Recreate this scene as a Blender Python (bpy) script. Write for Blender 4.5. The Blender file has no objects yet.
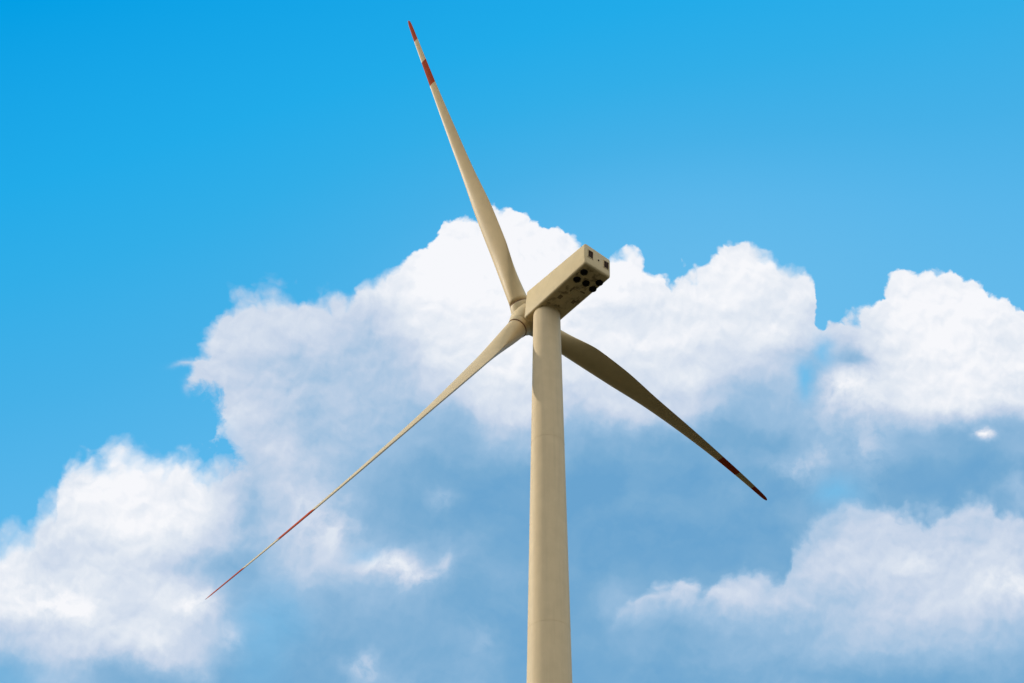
import bpy, bmesh, math, random
from math import sin, cos, pi, radians
from mathutils import Vector, Matrix

scene = bpy.context.scene
col = scene.collection
W_PX, H_PX = 1024, 683

# ------------------------------------------------------------------ camera
F_PX, CX, CY = 1041.69, 541.12, 185.0          # focal length and optical centre of the (cropped) photograph
PITCH, ROLL = 0.90512, 0.00145
fwd = Vector((0, cos(PITCH), sin(PITCH)))
up0 = Vector((0, -sin(PITCH), cos(PITCH)))
rt0 = Vector((1, 0, 0))
up = cos(ROLL) * up0 + sin(ROLL) * rt0
rt = cos(ROLL) * rt0 - sin(ROLL) * up0
cam_d = bpy.data.cameras.new('camera')
cam = bpy.data.objects.new('camera', cam_d)
col.objects.link(cam)
cam.location = (0, 0, 1.6)
cam.rotation_euler = Matrix((rt, up, -fwd)).transposed().to_euler()
cam_d.sensor_width = 36.0
cam_d.lens = 36.0 * F_PX / W_PX
cam_d.shift_x = (W_PX / 2 - CX) / W_PX
cam_d.shift_y = (CY - H_PX / 2) / W_PX
cam_d.clip_start = 0.1
cam_d.clip_end = 30000
scene.camera = cam

# ------------------------------------------------------------------ exposure
scene.view_settings.view_transform = 'Standard'
scene.view_settings.look = 'None'
scene.view_settings.exposure = 0.0
scene.view_settings.gamma = 1.0
scene.view_settings.use_curve_mapping = False
scene.render.engine = 'CYCLES'
scene.cycles.max_bounces = 6
scene.cycles.use_adaptive_sampling = True
scene.cycles.adaptive_threshold = 0.02
scene.cycles.adaptive_min_samples = 16

# ------------------------------------------------------------------ sun
SUN_DIR = Vector((-0.93, 0.29, 0.47)).normalized()      # towards the sun
SUN_EL = math.asin(SUN_DIR.z)
SUN_AZ = math.atan2(SUN_DIR.x, SUN_DIR.y)                # clockwise from +Y
sun_d = bpy.data.lights.new('sun', 'SUN')
sun_d.energy = 3.05
sun_d.angle = radians(0.53)
sun_d.color = (1.0, 0.95, 0.86)
sun = bpy.data.objects.new('sun', sun_d)
col.objects.link(sun)
sun.location = (0, 0, 150)
sun.rotation_euler = (-SUN_DIR).to_track_quat('-Z', 'Y').to_euler()

# ------------------------------------------------------------------ sky (world)
world = bpy.data.worlds.new('World')
scene.world = world
world.use_nodes = True
NT = world.node_tree
NT.nodes.clear()
L = NT.links


def new(t):
    return NT.nodes.new(t)


class S:
    """a scalar socket with arithmetic"""
    def __init__(self, s):
        self.s = s

    def _b(self, op, o, rev=False, clamp=False):
        n = new('ShaderNodeMath'); n.operation = op; n.use_clamp = clamp
        a, b = (o, self) if rev else (self, o)
        for i, x in enumerate((a, b)):
            if isinstance(x, S): L.new(x.s, n.inputs[i])
            else: n.inputs[i].default_value = x
        return S(n.outputs[0])

    def __add__(self, o): return self._b('ADD', o)
    def __radd__(self, o): return self._b('ADD', o, True)
    def __sub__(self, o): return self._b('SUBTRACT', o)
    def __rsub__(self, o): return self._b('SUBTRACT', o, True)
    def __mul__(self, o): return self._b('MULTIPLY', o)
    def __rmul__(self, o): return self._b('MULTIPLY', o, True)
    def __truediv__(self, o): return self._b('DIVIDE', o)
    def max(self, o): return self._b('MAXIMUM', o)
    def min(self, o): return self._b('MINIMUM', o)
    def pow(self, o): return self._b('POWER', o)
    def clamp(self): return self._b('ADD', 0.0, clamp=True)

    def smooth(self, lo, hi):
        n = new('ShaderNodeMapRange'); n.interpolation_type = 'SMOOTHSTEP'
        L.new(self.s, n.inputs[0])
        for i, x in ((1, lo), (2, hi)):
            if isinstance(x, S): L.new(x.s, n.inputs[i])
            else: n.inputs[i].default_value = x
        n.inputs[3].default_value = 0; n.inputs[4].default_value = 1
        return S(n.outputs[0])

    def curve(self, pts, x0=-0.25, x1=1.3, y0=-1.0, y1=1.0, auto=True):
        """a hand-shaped profile: value in, value out"""
        n = new('ShaderNodeFloatCurve')
        c = n.mapping
        c.use_clip = False
        m = c.curves[0]
        P = [((x - x0) / (x1 - x0), (y - y0) / (y1 - y0)) for x, y in pts]
        m.points[0].location = P[0]; m.points[1].location = P[-1]
        for q in P[1:-1]:
            m.points.new(*q)
        for q in m.points:
            q.handle_type = 'AUTO_CLAMPED' if auto else 'VECTOR'
        c.update()
        t = ((self - x0) / (x1 - x0)).clamp()
        L.new(t.s, n.inputs[1]); n.inputs[0].default_value = 1
        return S(n.outputs[0]) * (y1 - y0) + y0


def dot(v, c):
    n = new('ShaderNodeVectorMath'); n.operation = 'DOT_PRODUCT'
    L.new(v, n.inputs[0]); n.inputs[1].default_value = c
    return S(n.outputs['Value'])


def vec(x, y, z=0.0):
    n = new('ShaderNodeCombineXYZ')
    for i, q in enumerate((x, y, z)):
        if isinstance(q, S): L.new(q.s, n.inputs[i])
        else: n.inputs[i].default_value = q
    return n.outputs[0]


def noise(v, scale, detail=4.0, rough=0.5, lac=2.0, colour=False, dist=0.0, dims='2D'):
    n = new('ShaderNodeTexNoise')
    n.noise_dimensions = dims
    L.new(v, n.inputs['Vector'])
    n.inputs['Scale'].default_value = scale
    n.inputs['Detail'].default_value = detail
    n.inputs['Roughness'].default_value = rough
    n.inputs['Lacunarity'].default_value = lac
    n.inputs['Distortion'].default_value = dist
    return n.outputs['Color'] if colour else S(n.outputs[0])


def sep(v):
    n = new('ShaderNodeSeparateXYZ'); L.new(v, n.inputs[0])
    return [S(o) for o in n.outputs]


def rgbmix(f, a, b):
    n = new('ShaderNodeMix'); n.data_type = 'RGBA'; n.clamp_factor = True
    if isinstance(f, S): L.new(f.s, n.inputs[0])
    else: n.inputs[0].default_value = f
    for i, x in ((6, a), (7, b)):
        if isinstance(x, tuple): n.inputs[i].default_value = (*x, 1)
        else: L.new(x, n.inputs[i])
    return n.outputs[2]


def lin(r, g, b):
    f = lambda c: (c / 255 / 12.92) if c <= 10 else ((c / 255 + 0.055) / 1.055) ** 2.4
    return (f(r), f(g), f(b))


tc = new('ShaderNodeTexCoord')
D = tc.outputs['Generated']                     # world direction
RT, UP, FW = tuple(rt), tuple(up), tuple(fwd)   # the part of the sky these clouds stand in, fixed in the world
px, py, pz = dot(D, RT), dot(D, UP), dot(D, FW)
front = pz.smooth(0.45, 0.62)
pzs = pz.max(0.2)
X = px / pzs * (F_PX / 1000) + CX / 1000        # angular position, thousandths
Y = py / pzs * (-F_PX / 1000) + CY / 1000
P0 = vec(X, Y, 0.0)

# --- domain warp: large soft swirls + small billows
w1 = sep(noise(vec(X + 3.1, Y), 9.0, 3.0, 0.5, colour=True))
w2 = sep(noise(vec(X + 7.7, Y), 38.0, 4.0, 0.6, colour=True))
A1, A2 = 0.030, 0.014
Xw = X + (w1[0] - 0.5) * A1 + (w2[0] - 0.5) * A2
Yw = Y + (w1[1] - 0.5) * A1 + (w2[1] - 0.5) * A2
Pw = vec(Xw, Yw, 0.0)

def spot(cx, cy, rx, ry, amp=1.0, x=None, y=None):
    x = Xw if x is None else x; y = Yw if y is None else y
    dx = (x - cx) * (1 / rx); dy = (y - cy) * (1 / ry)
    n = new('ShaderNodeMath'); n.operation = 'EXPONENT'
    L.new(((dx * dx + dy * dy) * -1.0).s, n.inputs[0])
    return S(n.outputs[0]) * amp


# cauliflower relief of the cumulus tops: rounded bumps with creases between, at three sizes


def puffy(x, y, sc):
    n = noise(vec(x, y), sc, 0.0) - 0.5
    return n._b('ABSOLUTE', 0.0) * 2.0


def billow(x, y):
    return puffy(x, y, 17.0) * 0.55 + puffy(x + 2.3, y, 37.0) * 0.30 + puffy(x, y + 5.1, 80.0) * 0.15


bil = billow(Xw, Yw)                                   # about 0 .. 0.8, mean 0.24
bil2 = billow(Xw + 0.006, Yw + 0.008)


def cells(x, y, sc):
    n = new('ShaderNodeTexVoronoi'); n.voronoi_dimensions = '2D'; n.feature = 'F1'; n.normalize = False
    L.new(vec(x, y), n.inputs['Vector']); n.inputs['Scale'].default_value = sc; n.inputs['Detail'].default_value = 0.0
    return 0.40 - S(n.outputs['Distance'])


def lobes(x, y):
    return cells(x, y, 27.0) * 0.62 + cells(x + 3.3, y, 62.0) * 0.27 + cells(x, y + 1.9, 130.0) * 0.13


lob = lobes(Xw, Yw)                                   # heads of the cauliflower, -0.3 .. 0.3
lob2 = lobes(Xw + 0.002, Yw + 0.006)
fine = noise(vec(Xw + 1.7, Yw), 26.0, 7.0, 0.60)
soft = noise(vec(Xw + 5.2, Yw), 10.0, 5.0, 0.50)

# --- outline of the main bank and the bank on the right (x, y) in thousandths
top_main = [(-.25, .9), (.150, .75), (.178, .52), (.186, .372), (.198, .352), (.207, .332), (.217, .312), (.228, .302), (.243, .293),
            (.265, .281), (.292, .279), (.315, .284), (.342, .287), (.362, .279), (.385, .270), (.402, .264),
            (.415, .250), (.440, .241), (.450, .226), (.470, .213), (.492, .209), (.512, .212), (.530, .215), (.545, .231),
            (.562, .237), (.582, .245), (.620, .253), (.646, .262), (.658, .277), (.668, .281), (.684, .272), (.706, .268),
            (.716, .254), (.742, .245), (.765, .246), (.788, .256), (.801, .268), (.811, .284), (.819, .304),
            (.825, .328), (.836, .320), (.852, .312), (.872, .304), (.884, .288), (.896, .275), (.912, .268), (.932, .263),
            (.952, .270), (.972, .281), (.984, .291), (1.0, .299), (1.024, .302), (1.1, .29), (1.3, .33)]
top_low = [(-.25, .56), (-.1, .53), (.0, .524), (.018, .518), (.036, .513), (.040, .500), (.062, .487), (.066, .462), (.084, .449),
           (.100, .446), (.116, .438), (.134, .436), (.150, .449), (.172, .454), (.186, .452), (.204, .456), (.225, .452), (.25, .462),
           (.3, .58), (.34, .9), (1.3, .95)]
left_main = [(-.25, .17), (.30, .175), (.37, .180), (.388, .197), (.41, .204), (.43, .214), (.45, .222), (.47, .222), (.50, .17), (.53, .0), (.56, -.5), (1.3, -.9)]
o_main = (Xw + lob * 0.004).curve(top_main)
o_low = Xw.curve(top_low)
o_left = Yw.curve(left_main)
bump = (bil - 0.22) * 0.020 + (fine - 0.5) * 0.016 + lob * 0.034
s_main = Yw - o_main + bump
s_low = Yw - o_low + bump
wisp = w1[2].smooth(0.40, 0.70) * 0.014 + 0.004 + Xw.smooth(0.42, 0.22) * 0.014
a_main = s_main.smooth(-0.003, wisp) * (Xw - o_left + (fine - 0.5) * 0.08).smooth(-0.006, 0.020)
a_main = (a_main + spot(.189, .364, .013, .0035, .7) + spot(.188, .388, .004, .006, .35)).clamp()
a_low = s_low.smooth(-0.004, wisp + 0.006)
# thin places where the clear sky comes through


holes = spot(.806, .378, .011, .018, 0.9) + spot(.826, .352, .010, .016, 0.7) + spot(.842, .492, .022, .016, 0.6) \
    + spot(.277, .610, .03, .03, .42) + spot(.222, .452, .016, .020, .45) + spot(.366, .553, .02, .008, .3) + spot(.0, .690, .05, .03, .4) + spot(.255, .66, .03, .04, .3)
cover = (a_main.max(a_low) - holes * (fine * 1.2 + 0.3)).clamp()

# --- whiteness of the clouds: sculpted row by row (columns every 64 thousandths)
rows = {
    .200: [.95] * 17,
    .240: [.9, .9, .9, .9, .88, .88, .9, .95, 1, .97, .93, .93, .95, .95, .93, .95, .95],
    .280: [.9, .9, .85, .7, .70, .76, .84, .98, 1, .99, .96, .92, .96, .9, .93, .97, .95],
    .320: [.9, .9, .8, .66, .68, .62, .72, .91, .95, .90, .84, .84, .88, .70, .93, .96, .95],
    .360: [.9, .9, .8, .62, .60, .56, .56, .80, .89, .83, .79, .76, .56, .42, .88, .94, .90],
    .400: [.9, .9, .8, .60, .62, .54, .48, .62, .80, .70, .60, .52, .28, .50, .78, .84, .84],
    .440: [.9, .85, .90, .80, .62, .46, .32, .28, .45, .26, .14, .12, .08, .14, .18, .12, .25],
    .480: [.88, .88, .97, .90, .70, .45, .20, .12, .08, .03, .02, .05, .24, .12, .10, .04, .20],
    .520: [.86, .88, .95, .88, .55, .50, .22, .08, .05, .0, .0, .05, .12, .42, .58, .58, .56],
    .560: [.92, .74, .76, .58, .36, .46, .45, .30, .06, .02, .05, .12, .38, .66, .72, .62, .60],
    .600: [.88, .95, .68, .66, .25, .22, .26, .15, .05, .08, .50, .60, .58, .44, .58, .60, .70],
    .640: [.55, .72, .76, .55, .15, .12, .12, .12, .03, .10, .16, .20, .26, .30, .36, .40, .30],
    .680: [.12, .38, .15, .12, .08, .12, .22, .14, .08, .05, .08, .08, .10, .08, .06, .06, .08],
    .740: [.1, .1, .1, .1, .1, .1, .1, .1, .1, .1, .1, .1, .1, .1, .1, .1, .1],
}
xs = [i * .064 for i in range(17)]
Bf = None
ys = sorted(rows)
Xb = X + (w1[0] - 0.5) * 0.05 + (w2[0] - 0.5) * 0.02
Yb = Y + (w1[1] - 0.5) * 0.05 + (w2[1] - 0.5) * 0.02
for j, y in enumerate(ys):
    v = rows[y]
    c = Xb.curve([(-.25, v[0])] + list(zip(xs, v)) + [(1.3, v[-1])], y0=-1.0, y1=2.0)
    if j == 0:
        Bf = c
        yp = y
        continue
    t = Yb.smooth(yp, y)
    Bf = Bf + (c - Bf) * t
    yp = y

# edges of the lower right cloud, drawn crisp on top of the blue-grey shade
top_r = [(-.25, .9), (.56, .70), (.612, .625), (.628, .598), (.66, .590), (.70, .585), (.735, .577), (.752, .568), (.776, .580), (.79, .560), (.800, .532),
         (.822, .515), (.848, .500), (.880, .497), (.902, .512), (.930, .508), (.955, .499), (.985, .495), (1.005, .508), (1.3, .51)]
s_r = Yw - Xw.curve(top_r) + bump * 1.2
er = s_r.smooth(-0.004, 0.020)
shade_zone = (Xw.smooth(.58, .66)) * (Yw.smooth(.455, .475))
Bf = Bf * (1.0 - shade_zone * (1.0 - er) * 0.75)
# small detached puffs
puffs = spot(.380, .562, .022, .011, .30) + spot(.402, .574, .014, .016, .22) + spot(.335, .535, .020, .020, .16) + spot(.425, .582, .018, .012, .26) + spot(.446, .566, .010, .014, .14) \
    + spot(.978, .438, .010, .007, .55) + spot(.990, .441, .009, .005, .3) + spot(.800, .470, .026, .014, .22) + spot(.365, .664, .018, .012, .28) \
    + spot(.442, .500, .016, .012, .18) + spot(.842, .388, .024, .018, .30) - spot(.812, .372, .012, .03, .15) + spot(.198, .602, .018, .016, .22) \
    + spot(.235, .640, .012, .016, .22) + spot(.055, .604, .035, .022, .18) + spot(.918, .564, .020, .010, .12) + spot(.872, .450, .020, .045, .17) + spot(1.02, .490, .018, .020, .12) + spot(.83, .445, .03, .025, .10) + spot(1.01, .590, .03, .02, .15) + spot(.480, .640, .02, .02, .1) \
    + spot(.31, .52, .02, .03, .15)
puffs = puffs * (bil * 1.2 + fine * 4.2 - 1.35).max(0.0).min(1.5)
e1 = noise(vec(Xw + 4.4, Yw), 19.0, 6.0, 0.54)
e2 = noise(vec(Xw + 4.402, Yw + 0.007), 19.0, 6.0, 0.54)
relief = (bil - bil2) * 0.12 + (e2 - e1) * 0.80 + (lob2 - lob) * 0.36
wisps = (noise(vec(Xw * 0.8 + 6.1, Yw), 7.5, 6.0, 0.60) - 0.47).max(0.0) * (1.0 - Bf) * 0.62 * X.smooth(-.3, .75)
broad = noise(vec(Xw + 9.4, Yw), 5.5, 3.0, 0.5)
tex = (soft - 0.5) * 0.62 + (fine - 0.5) * 0.30 + (broad - 0.5) * 0.50
mid = (Bf * (1.15 - Bf) * 2.6).clamp()
Wt = Bf + puffs + tex * (0.24 + mid * 0.38) + relief * (0.10 + Bf * 0.60) + wisps - spot(.858, .362, .018, .011, .26) - spot(.246, .500, .024, .055, .28) - spot(.30, .375, .06, .04, .08) - spot(.375, .345, .028, .035, .12) - spot(.20, .565, .05, .012, .15)
Wt = Wt.clamp()

# generic broken cumulus for the rest of the dome
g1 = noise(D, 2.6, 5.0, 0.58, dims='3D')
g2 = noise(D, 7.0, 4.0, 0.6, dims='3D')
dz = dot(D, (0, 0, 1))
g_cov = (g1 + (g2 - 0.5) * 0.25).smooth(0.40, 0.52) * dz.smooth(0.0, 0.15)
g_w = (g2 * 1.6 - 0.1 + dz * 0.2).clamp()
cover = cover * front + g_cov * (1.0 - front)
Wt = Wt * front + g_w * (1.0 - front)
boost = (1.0 - front) * g_cov * 0.82 + 1.0          # unseen clouds all brightened past white, as added fill light for the turbine

ramp = new('ShaderNodeValToRGB')
cr = ramp.color_ramp
stops = [(0.0, lin(106, 164, 208)), (0.12, lin(121, 172, 211)), (0.35, lin(154, 190, 222)), (0.6, lin(199, 213, 233)), (0.82, lin(226, 233, 243)), (1.0, lin(247, 248, 252))]
cr.elements[0].position = 0; cr.elements[0].color = (*stops[0][1], 1)
cr.elements[1].position = 1; cr.elements[1].color = (*stops[-1][1], 1)
for p_, c_ in stops[1:-1]:
    e = cr.elements.new(p_); e.color = (*c_, 1)
L.new(Wt.s, ramp.inputs[0])
cloud_c = ramp.outputs[0]

# clear sky: Nishita, graded to the deep polarised cyan of the photograph
sky = new('ShaderNodeTexSky')
sky.sky_type = 'NISHITA'
sky.sun_disc = False
sky.sun_elevation = SUN_EL
sky.sun_rotation = SUN_AZ
sky.altitude = 100
sky.air_density = 1.0
sky.dust_density = 0.6
sky.ozone_density = 2.0
gain = new('ShaderNodeVectorMath'); gain.operation = 'MULTIPLY'
L.new(sky.outputs[0], gain.inputs[0]); gain.inputs[1].default_value = (0.10, 0.10, 0.10)
nish = gain.outputs[0]
tg = ((Y * 1.72 + X * 0.49 + 0.4 + spot(.66, .27, .28, .14, .28, X, Y)) * 0.5).clamp()      # paler towards the horizon and to the right
gr = new('ShaderNodeValToRGB')
ce = gr.color_ramp
GS = [(0.0, lin(0, 146, 220)), (0.2, lin(0, 159, 229)), (0.365, lin(33, 171, 233)), (0.45, lin(50, 174, 232)), (0.55, lin(70, 177, 232)), (0.65, lin(90, 183, 235)), (1.0, lin(128, 197, 236))]
ce.elements[0].position = 0; ce.elements[0].color = (*GS[0][1], 1)
ce.elements[1].position = 1; ce.elements[1].color = (*GS[-1][1], 1)
for p_, c_ in GS[1:-1]:
    e = ce.elements.new(p_); e.color = (*c_, 1)
L.new(tg.s, gr.inputs[0])
clear = rgbmix(front * 0.995, nish, gr.outputs[0])
final = rgbmix(cover, clear, cloud_c)
scale10 = new('ShaderNodeVectorMath'); scale10.operation = 'SCALE'
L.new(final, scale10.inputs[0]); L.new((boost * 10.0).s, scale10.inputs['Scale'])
bg = new('ShaderNodeBackground'); bg.inputs[1].default_value = 0.1
L.new(scale10.outputs[0], bg.inputs[0])
wo = new('ShaderNodeOutputWorld'); L.new(bg.outputs[0], wo.inputs[0])
world.cycles.sampling_method = 'MANUAL'
world.cycles.sample_map_resolution = 512


# ================================================================== materials
def mat(name):
    m = bpy.data.materials.new(name); m.use_nodes = True
    nt = m.node_tree; b = nt.nodes['Principled BSDF']
    return m, nt, b


def painted(name, base, rough=0.5, streak=0.0, axis_scale=(1, 1, 0.06), mottling=0.06, dirt=(0.30, 0.24, 0.15), spec=0.10):
    m, nt, b = mat(name)
    n = nt.nodes; l = nt.links
    tcn = n.new('ShaderNodeTexCoord'); mp = n.new('ShaderNodeMapping')
    l.new(tcn.outputs['Object'], mp.inputs[0]); mp.inputs['Scale'].default_value = axis_scale
    s1 = n.new('ShaderNodeTexNoise'); s1.inputs['Scale'].default_value = 3.0; s1.inputs['Detail'].default_value = 6; s1.inputs['Roughness'].default_value = 0.6
    l.new(mp.outputs[0], s1.inputs['Vector'])
    s2 = n.new('ShaderNodeTexNoise'); s2.inputs['Scale'].default_value = 0.9; s2.inputs['Detail'].default_value = 5
    l.new(tcn.outputs['Object'], s2.inputs['Vector'])
    r1 = n.new('ShaderNodeMapRange'); r1.inputs[1].default_value = 0.45; r1.inputs[2].default_value = 0.8; r1.inputs[3].default_value = 0; r1.inputs[4].default_value = streak
    l.new(s1.outputs[0], r1.inputs[0])
    mx = n.new('ShaderNodeMix'); mx.data_type = 'RGBA'
    mx.inputs[6].default_value = (*base, 1); mx.inputs[7].default_value = (*dirt, 1)
    l.new(r1.outputs[0], mx.inputs[0])
    r2 = n.new('ShaderNodeMapRange'); r2.inputs[1].default_value = 0.3; r2.inputs[2].default_value = 0.7; r2.inputs[3].default_value = 1 - mottling; r2.inputs[4].default_value = 1 + mottling
    l.new(s2.outputs[0], r2.inputs[0])
    hs = n.new('ShaderNodeHueSaturation'); l.new(mx.outputs[2], hs.inputs['Color']); l.new(r2.outputs[0], hs.inputs['Value'])
    l.new(hs.outputs[0], b.inputs['Base Color'])
    rr = n.new('ShaderNodeMapRange'); rr.inputs[3].default_value = rough - 0.06; rr.inputs[4].default_value = rough + 0.10
    l.new(s1.outputs[0], rr.inputs[0]); l.new(rr.outputs[0], b.inputs['Roughness'])
    b.inputs['Specular IOR Level'].default_value = spec
    bp = n.new('ShaderNodeBump'); bp.inputs['Strength'].default_value = 0.0; bp.inputs['Distance'].default_value = 0.02
    l.new(s1.outputs[0], bp.inputs['Height']); l.new(bp.outputs[0], b.inputs['Normal'])
    return m


CREAM = (0.62, 0.47, 0.25)
M_tower = painted('cream_tower_paint', (0.61, 0.452, 0.25), 0.55, 0.18, (1, 1, 0.05), 0.04)
M_nac = painted('cream_gelcoat', CREAM, 0.45, 0.10, (1, 1, 1), 0.04)
M_blade = painted('blade_gelcoat', (0.66, 0.48, 0.245), 0.42, 0.10, (1, 1, 0.2), 0.04)
M_red = painted('red_marking_paint', (0.44, 0.058, 0.012), 0.65, 0.35, (1, 1, 0.2), 0.10, (0.33, 0.12, 0.06), 0.03)
M_dark = painted('dark_vent', (0.012, 0.010, 0.008), 0.7, 0.0)
M_brown = painted('brown_louvre', (0.055, 0.026, 0.014), 0.6, 0.2)
M_seal = painted('brown_root_seal', (0.22, 0.12, 0.06), 0.7, 0.3)
M_steel = painted('galvanised_steel', (0.35, 0.35, 0.34), 0.45, 0.1)
M_grime = painted('oily_stain', (0.22, 0.15, 0.07), 0.5, 0.3, (1, 1, 1), 0.1)
M_belly = painted('stained_belly', CREAM, 0.5, 0.10, (1, 1, 1), 0.10)
_nt = M_belly.node_tree; _n = _nt.nodes; _b = _n['Principled BSDF']
_src = _b.inputs['Base Color'].links[0].from_socket
_tc = _n.new('ShaderNodeTexCoord'); _ns = _n.new('ShaderNodeTexNoise'); _ns.inputs['Scale'].default_value = 1.1; _ns.inputs['Detail'].default_value = 7; _ns.inputs['Roughness'].default_value = 0.62
_nt.links.new(_tc.outputs['Object'], _ns.inputs['Vector'])
_mr = _n.new('ShaderNodeMapRange'); _mr.interpolation_type = 'SMOOTHSTEP'
for _i, _v in ((1, 0.50), (2, 0.66), (3, 0.0), (4, 0.75)): _mr.inputs[_i].default_value = _v
_nt.links.new(_ns.outputs[0], _mr.inputs[0])
_mx = _n.new('ShaderNodeMix'); _mx.data_type = 'RGBA'; _nt.links.new(_mr.outputs[0], _mx.inputs[0]); _nt.links.new(_src, _mx.inputs[6]); _mx.inputs[7].default_value = (0.16, 0.10, 0.045, 1)
_nt.links.new(_mx.outputs[2], _b.inputs['Base Color'])
M_conc = painted('concrete', (0.34, 0.32, 0.29), 0.9, 0.3, (1, 1, 1), 0.1)

mg, nt, b = mat('dry_field')
n1 = nt.nodes.new('ShaderNodeTexNoise'); n1.inputs['Scale'].default_value = 0.02; n1.inputs['Detail'].default_value = 10
n2 = nt.nodes.new('ShaderNodeTexNoise'); n2.inputs['Scale'].default_value = 2.5; n2.inputs['Detail'].default_value = 8
tcg = nt.nodes.new('ShaderNodeTexCoord')
nt.links.new(tcg.outputs['Object'], n1.inputs['Vector']); nt.links.new(tcg.outputs['Object'], n2.inputs['Vector'])
rg = nt.nodes.new('ShaderNodeValToRGB'); nt.links.new(n1.outputs[0], rg.inputs[0])
rg.color_ramp.elements[0].position = 0.38; rg.color_ramp.elements[0].color = (0.030, 0.030, 0.009, 1)
rg.color_ramp.elements[1].position = 0.62; rg.color_ramp.elements[1].color = (0.060, 0.042, 0.018, 1)
hg = nt.nodes.new('ShaderNodeHueSaturation'); nt.links.new(rg.outputs[0], hg.inputs['Color'])
mr = nt.nodes.new('ShaderNodeMapRange'); mr.inputs[3].default_value = 0.5; mr.inputs[4].default_value = 1.5
nt.links.new(n2.outputs[0], mr.inputs[0]); nt.links.new(mr.outputs[0], hg.inputs['Value'])
nt.links.new(hg.outputs[0], b.inputs['Base Color']); b.inputs['Roughness'].default_value = 0.95


# ================================================================== mesh helpers
def link(name, bm, mats, parent=None, smooth=True, autosmooth=None):
    me = bpy.data.meshes.new(name)
    bmesh.ops.recalc_face_normals(bm, faces=bm.faces)
    for f in bm.faces: f.smooth = smooth
    bm.to_mesh(me); bm.free()
    if not isinstance(mats, (list, tuple)): mats = [mats]
    for m in mats: me.materials.append(m)
    if autosmooth is not None:
        me.set_sharp_from_angle(angle=radians(autosmooth))
    o = bpy.data.objects.new(name, me); col.objects.link(o)
    if parent: o.parent = parent
    return o


def lathe(bm, prof, M=Matrix(), seg=64, capA=True, capB=True):
    """prof: list of (r, z)"""
    rings = []
    for r, z in prof:
        rings.append([bm.verts.new(M @ Vector((r * cos(2 * pi * i / seg), r * sin(2 * pi * i / seg), z))) for i in range(seg)])
    for a_, b_ in zip(rings, rings[1:]):
        for i in range(seg):
            bm.faces.new((a_[i], a_[(i + 1) % seg], b_[(i + 1) % seg], b_[i]))
    if capA: bm.faces.new(rings[0][::-1])
    if capB: bm.faces.new(rings[-1])


def hexa(bm, pts):
    """pts: 8 corners, bottom loop then top loop"""
    v = [bm.verts.new(p) for p in pts]
    for f in ((3, 2, 1, 0), (4, 5, 6, 7), (0, 1, 5, 4), (1, 2, 6, 5), (2, 3, 7, 6), (3, 0, 4, 7)):
        bm.faces.new([v[i] for i in f])
    return v


def box(bm, c, s, M=Matrix()):
    x, y, z = s[0] / 2, s[1] / 2, s[2] / 2
    hexa(bm, [M @ (Vector(c) + Vector(p)) for p in ((-x, -y, -z), (x, -y, -z), (x, y, -z), (-x, y, -z), (-x, -y, z), (x, -y, z), (x, y, z), (-x, y, z))])


# ================================================================== ground
bm = bmesh.new()
R_G = 9000
vs = [bm.verts.new((R_G * cos(2 * pi * i / 96), R_G * sin(2 * pi * i / 96), 0)) for i in range(96)]
bm.faces.new(vs)
g = link('ground', bm, mg, smooth=False); g['kind'] = 'structure'

# ================================================================== wind turbine
H = 80.0
DIST, AZ = 77.46, 0.00736
YAW, TILT, CONE, OVER, PHASE, RR = -0.6785, 0.10402, 0.05807, 3.52, -0.52361, 44.13
T = Vector((DIST * sin(AZ), DIST * cos(AZ), 0))
a_h = Vector((sin(YAW), cos(YAW), 0)); vb = Vector((cos(YAW), -sin(YAW), 0)); zz = Vector((0, 0, 1))
va = cos(TILT) * a_h + sin(TILT) * zz
vv = -sin(TILT) * a_h + cos(TILT) * zz
C0 = zz * H                      # in the turbine's own space (origin at the tower's foot)
HUB = C0 + va * OVER

turb = bpy.data.objects.new('wind_turbine', None); col.objects.link(turb)
turb.location = T
turb.empty_display_size = 3
turb['label'] = 'tall cream three-bladed wind turbine with red-banded blade tips standing against cumulus clouds'
turb['category'] = 'wind turbine'

# tower
HT = 78.13
R_T, R_B = 1.40, 2.04


def r_at(z): return R_T + (R_B - R_T) * (HT - z) / HT


seams = [44.0, 61.8, 22.0]
bm = bmesh.new()
prof = [(r_at(0.3), 0.3)]
zs = sorted(seams)
prof += [(r_at(z), z) for z in range(4, 78, 2)] + [(R_T, HT)]
lathe(bm, prof, seg=128)
tower = link('tower', bm, M_tower, turb, autosmooth=40)
for z in zs:      # slim weld/flange line at each section joint
    bm = bmesh.new()
    lathe(bm, [(r_at(z) - .02, z - .05), (r_at(z) + .009, z - .045), (r_at(z) + .009, z + .045), (r_at(z) - .02, z + .05)], seg=128, capA=False, capB=False)
    link('section_flange', bm, M_tower, tower, autosmooth=30)
# yaw ring between tower and nacelle
bm = bmesh.new()
lathe(bm, [(1.40, HT - .02), (1.42, HT + .30), (1.36, HT + .75)], seg=96)
link('yaw_ring', bm, M_nac, turb, autosmooth=30)
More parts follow.
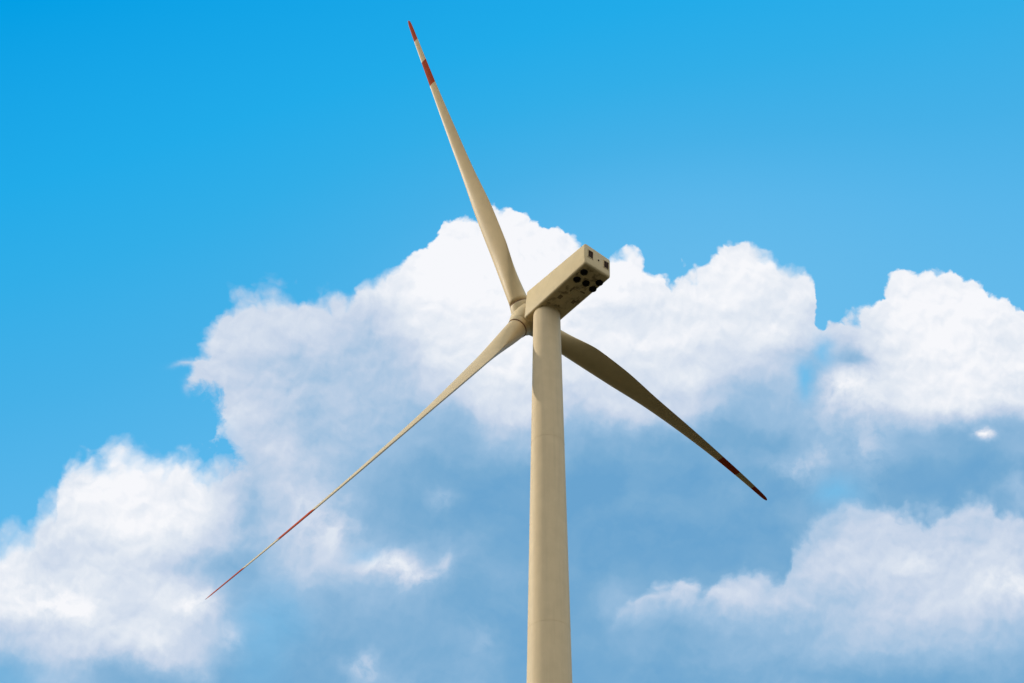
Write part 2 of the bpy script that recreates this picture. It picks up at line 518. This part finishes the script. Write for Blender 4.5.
# plinth, door and steps at the foot
bm = bmesh.new(); lathe(bm, [(4.2, -.3), (4.2, .18), (4.0, .3), (0.5, .32)], seg=64); link('foundation', bm, M_conc, turb, autosmooth=30)
dm = Matrix.Rotation(0, 4, 'Z')
bm = bmesh.new(); box(bm, (0, -r_at(2.4) - 0.0, 2.6), (1.0, .16, 2.2)); bmesh.ops.bevel(bm, geom=bm.edges[:], offset=.05, segments=2, affect='EDGES')
door = link('door', bm, M_steel, tower, autosmooth=30)
bm = bmesh.new(); box(bm, (.35, -r_at(2.4) - .12, 2.55), (.05, .09, .25)); link('handle', bm, M_dark, door, smooth=False)
bm = bmesh.new()
for i in range(6):
    box(bm, (0, -r_at(1) - .35 - .28 * i, 1.36 - .2 * i), (1.1, .3, .05))
for sx in (-.58, .58):
    hexa(bm, [Vector(p) for p in ((sx - .03, -r_at(1) - 2.0, .3), (sx + .03, -r_at(1) - 2.0, .3), (sx + .03, -r_at(1) - .1, 1.2), (sx - .03, -r_at(1) - .1, 1.2),
                                  (sx - .03, -r_at(1) - 2.0, .5), (sx + .03, -r_at(1) - 2.0, .5), (sx + .03, -r_at(1) - .1, 1.42), (sx - .03, -r_at(1) - .1, 1.42))])
link('stairs', bm, M_steel, turb, smooth=False)


# nacelle: local (l rearwards, s sideways, u up)
def nf(l, s, u): return C0 - va * l + vb * s + vv * u


LR, LF, WN = 8.265, 1.67, 1.67
ZT, ZB, ZBR, ZTR = 1.83, -1.92, -0.78, 1.70
bm = bmesh.new()
stations = [(-LF, WN * .97, ZB, ZT), (LR, WN, ZBR, ZTR)]
(l0, w0, b0, t0), (l1, w1_, b1, t1) = stations
pts = [nf(l0, -w0, b0), nf(l0, w0, b0), nf(l1, w1_ * 1.04, b1), nf(l1, -w1_, b1), nf(l0, -w0, t0), nf(l0, w0, t0), nf(l1, w1_ * 1.0, t1), nf(l1, -w1_ * 1.08, t1 + .25)]
hexa(bm, pts)
bmesh.ops.recalc_face_normals(bm, faces=bm.faces)
bmesh.ops.bevel(bm, geom=bm.edges[:], offset=.27, segments=6, profile=.5, affect='EDGES')
bm.normal_update()
for f in bm.faces:
    if f.normal.z < -0.93 and f.calc_area() > 2: f.material_index = 1
nac = link('nacelle', bm, [M_nac, M_belly], turb, autosmooth=35)


def frame_at(o, x, n):
    """matrix with z along n, x along x"""
    n = n.normalized(); x = (x - n * x.dot(n)).normalized(); y = n.cross(x)
    M = Matrix((x, y, n)).transposed().to_4x4(); M.translation = o
    return M


# belly of the nacelle
bel_a = nf(l0, 0, b0); bel_b = nf(l1, 0, b1)
n_bel = (bel_b - bel_a).cross(vb); n_bel = n_bel if n_bel.z < 0 else -n_bel


def belly(l, s, lift=0.0):
    t = (l - l0) / (l1 - l0)
    return nf(l, s, b0 + (b1 - b0) * t) + n_bel.normalized() * lift


for l_, s_ in ((7.196, -.93), (6.02, -.84), (6.17, .22), (7.06, 1.22), (6.00, 1.27)):
    Mx = frame_at(belly(l_, s_), -va, n_bel)
    bm = bmesh.new()
    lathe(bm, [(.35, -.02), (.39, -.02), (.385, .09), (.375, .11), (.355, .11), (.35, .09)], Mx, 40, False, False)
    vt = link('round_vent', bm, M_dark, nac, autosmooth=40)
    bm = bmesh.new()
    lathe(bm, [(.345, .004), (.345, .02), (.10, .03)], Mx, 40, True, True)
    for k in range(-2, 3):
        box(bm, (0, k * .12, .036), (2 * math.sqrt(max(.30 ** 2 - (k * .12) ** 2, 0)), .02, .02), Mx)
    link('vent_grille', bm, M_dark, vt, smooth=False)
# service hatch and small fittings under the nacelle
for l_, s_, sl, sw, m_ in ((4.35, .35, 1.0, .9, M_nac), (3.1, -.62, .55, .40, M_grime), (4.70, -.35, .75, .16, M_grime), (5.0, .75, .16, .55, M_grime), (3.4, .9, .5, .35, M_grime)):
    Mx = frame_at(belly(l_, s_), -va, n_bel)
    bm = bmesh.new(); box(bm, (0, 0, .012), (sl, sw, .05), Mx); bmesh.ops.bevel(bm, geom=bm.edges[:], offset=.015, segments=2, affect='EDGES')
    link('hatch' if m_ is M_nac else 'drain_plate', bm, m_, nac, smooth=False)

# rear face: two louvred openings and a small lamp
n_rear = -va
for s_, u_, ww, hh in ((-1.04, .70, .66, .96), (1.05, .56, .66, .94)):
    Mx = frame_at(nf(LR, s_, u_), vb, n_rear)
    bm = bmesh.new()
    for (cx_, cy_, sx_, sy_) in ((0, hh / 2, ww + .1, .05), (0, -hh / 2, ww + .1, .05), (-ww / 2, 0, .05, hh), (ww / 2, 0, .05, hh)):
        box(bm, (cx_, cy_, .015), (sx_, sy_, .06), Mx)
    fr = link('rear_louvre', bm, M_nac, nac, smooth=False)
    bm = bmesh.new(); box(bm, (0, 0, .006), (ww - .05, hh - .05, .012), Mx)
    for k in range(7):
        yk = -hh / 2 + .09 + k * (hh - .18) / 6
        R_ = Mx @ Matrix.Translation((0, yk, .02)) @ Matrix.Rotation(radians(35), 4, 'X')
        box(bm, (0, 0, 0), (ww - .08, .07, .012), R_)
    link('louvre_blades', bm, M_brown, fr, smooth=False)
bm = bmesh.new(); lathe(bm, [(.09, 0), (.09, .06), (.05, .10)], frame_at(nf(LR, .02, .55), vb, n_rear), 20); link('tail_lamp', bm, M_brown, nac, autosmooth=40)
# hub: a cast body with three root sockets and a nose in front
hub_M = frame_at(HUB, vb, va)
bm = bmesh.new()
prof = [(1.15, -1.75), (1.30, -1.55), (1.50, -1.1), (1.60, -.6), (1.62, 0), (1.52, .7), (1.25, 1.35), (.9, 1.85), (.45, 2.1), (.08, 2.17)]
lathe(bm, prof, hub_M, 72)
hub = link('hub', bm, M_nac, turb, autosmooth=50)
# dark gap collar between hub and nacelle
bm = bmesh.new(); lathe(bm, [(1.15, -1.75), (1.15, -2.4)], hub_M, 48); link('main_shaft_collar', bm, M_brown, hub, autosmooth=50)

# blades
ST = [0.02, .035, .1, .2, .3, .45, .6, .75, .9, .985, 1.0]
CH = [1.823, 1.846, 2.941, 3.16, 3.015, 2.10, 1.56, 1.10, .78, .55, .22]
RF, LE_, B0, B1, T1, T2, T3 = 1.12, .114, 1.50603, .21778, .125, .045, .045
BX = [0, .15, .35, .65, 1.0]; BYv = [B1, B1, T1, T2, T3]
PB = 1.779; DB = [-1.876, .364, 2.018]; SB = [1.154, 1.400, .513]; MB_ = [-.00338, .00235, .00195]


def smooth_interp(x, xs_, ys_):
    """monotone-ish cubic interpolation"""
    n = len(xs_)
    if x <= xs_[0]: return ys_[0]
    if x >= xs_[-1]: return ys_[-1]
    i = max(k for k in range(n - 1) if xs_[k] <= x)
    h = [xs_[k + 1] - xs_[k] for k in range(n - 1)]
    d = [(ys_[k + 1] - ys_[k]) / h[k] for k in range(n - 1)]

    def m(k):
        if k == 0: return d[0]
        if k == n - 1: return d[-1]
        if d[k - 1] * d[k] <= 0: return 0
        return 2 * d[k - 1] * d[k] / (d[k - 1] + d[k])
    t = (x - xs_[i]) / h[i]
    return ((1 + 2 * t) * (1 - t) ** 2 * ys_[i] + t * (1 - t) ** 2 * h[i] * m(i) + t * t * (3 - 2 * t) * ys_[i + 1] + t * t * (t - 1) * h[i] * m(i + 1))


def airfoil(n):
    """n points round a section, x -0.5 (nose) .. 0.5 (tail), y for thickness 1"""
    P = []
    for i in range(n):
        th = 2 * pi * i / n
        x = .5 * cos(th)                    # .5 = tail
        xc = .5 + x
        yt = 5 * (.2969 * math.sqrt(max(xc, 0)) - .126 * xc - .3516 * xc ** 2 + .2843 * xc ** 3 - .1036 * xc ** 4)
        y = yt * (1 if sin(th) >= 0 else -1)
        P.append((x, y, .5 * cos(th), .5 * sin(th)))
    return P


SEC = airfoil(40)
S0 = 0.046
bands = [.756, .842, .922]
stat = sorted(set([S0 + (1 - S0) * (i / 84) for i in range(85)] + bands + [.9965, .993]))


def make_blade(k):
    th = PHASE - k * 2 * pi / 3
    rad = cos(th) * vv + sin(th) * vb
    tan = -sin(th) * vv + cos(th) * vb
    c_ = CONE + MB_[k]
    d = cos(c_) * rad + sin(c_) * va
    ax = cos(c_) * va - sin(c_) * rad
    # the blade's own frame: z along the span
    F = Matrix((tan, ax, -(tan.cross(ax)) if (tan.cross(ax)).dot(d) < 0 else tan.cross(ax))).transposed()
    bm = bmesh.new()
    rings = []
    for s in stat:
        c = smooth_interp(s, ST, CH)
        q = min(max((s - .05) / .16, 0), 1); q = q * q * (3 - 2 * q)
        Dm = RF * 2 * (1 - .25 * min(s / .2, 1))
        tcr = smooth_interp(s, [0, .2, .4, 1], [.5, .32, .22, .16])
        t = Dm * (1 - q) + tcr * c * q
        cc = max(RF * 2 * (1 - q) + c * q, c * q + Dm * (1 - q))
        if s > .985: cc = c; t = tcr * c
        beta = B0 + smooth_interp(s, BX, BYv)
        te = cos(beta) * tan - sin(beta) * ax
        nn = d.cross(te)
        Cn = HUB + d * RR * s + ax * (PB + DB[k]) * s * s + tan * SB[k] * s * s + te * (LE_ * q * cc)
        ring = []
        for (xa, ya, xcir, ycir) in SEC:
            x = xa * q + xcir * (1 - q); y = (ya + .25 * (0.25 - xa * xa) * .25) * q + ycir * (1 - q)
            ring.append(bm.verts.new(Cn + te * (x * cc) + nn * (y * t)))
        rings.append((s, ring))
    for (s1, r1), (s2, r2) in zip(rings, rings[1:]):
        mid_ = (s1 + s2) / 2
        red = (bands[0] < mid_ < bands[1]) or mid_ > bands[2]
        for i in range(len(r1)):
            f = bm.faces.new((r1[i], r1[(i + 1) % len(r1)], r2[(i + 1) % len(r1)], r2[i]))
            f.material_index = 1 if red else 0
    bm.faces.new(rings[0][1][::-1]); f = bm.faces.new(rings[-1][1]); f.material_index = 1
    bl = link('blade', bm, [M_blade, M_red], turb)
    # socket on the hub, and the dark seal between socket and blade
    Mr = frame_at(HUB, tan, d)
    bm = bmesh.new()
    lathe(bm, [(1.30, .35), (1.22, 1.35), (1.16, 1.74), (1.13, 1.86)], Mr, 56); link('root_socket', bm, M_nac, hub, autosmooth=50)
    bm = bmesh.new()
    lathe(bm, [(1.10, 1.84), (1.128, 1.87), (1.128, 1.95), (1.10, 1.98)], Mr, 56); link('root_seal', bm, M_seal, bl, autosmooth=50)
    return bl


for k in range(3):
    make_blade(k)
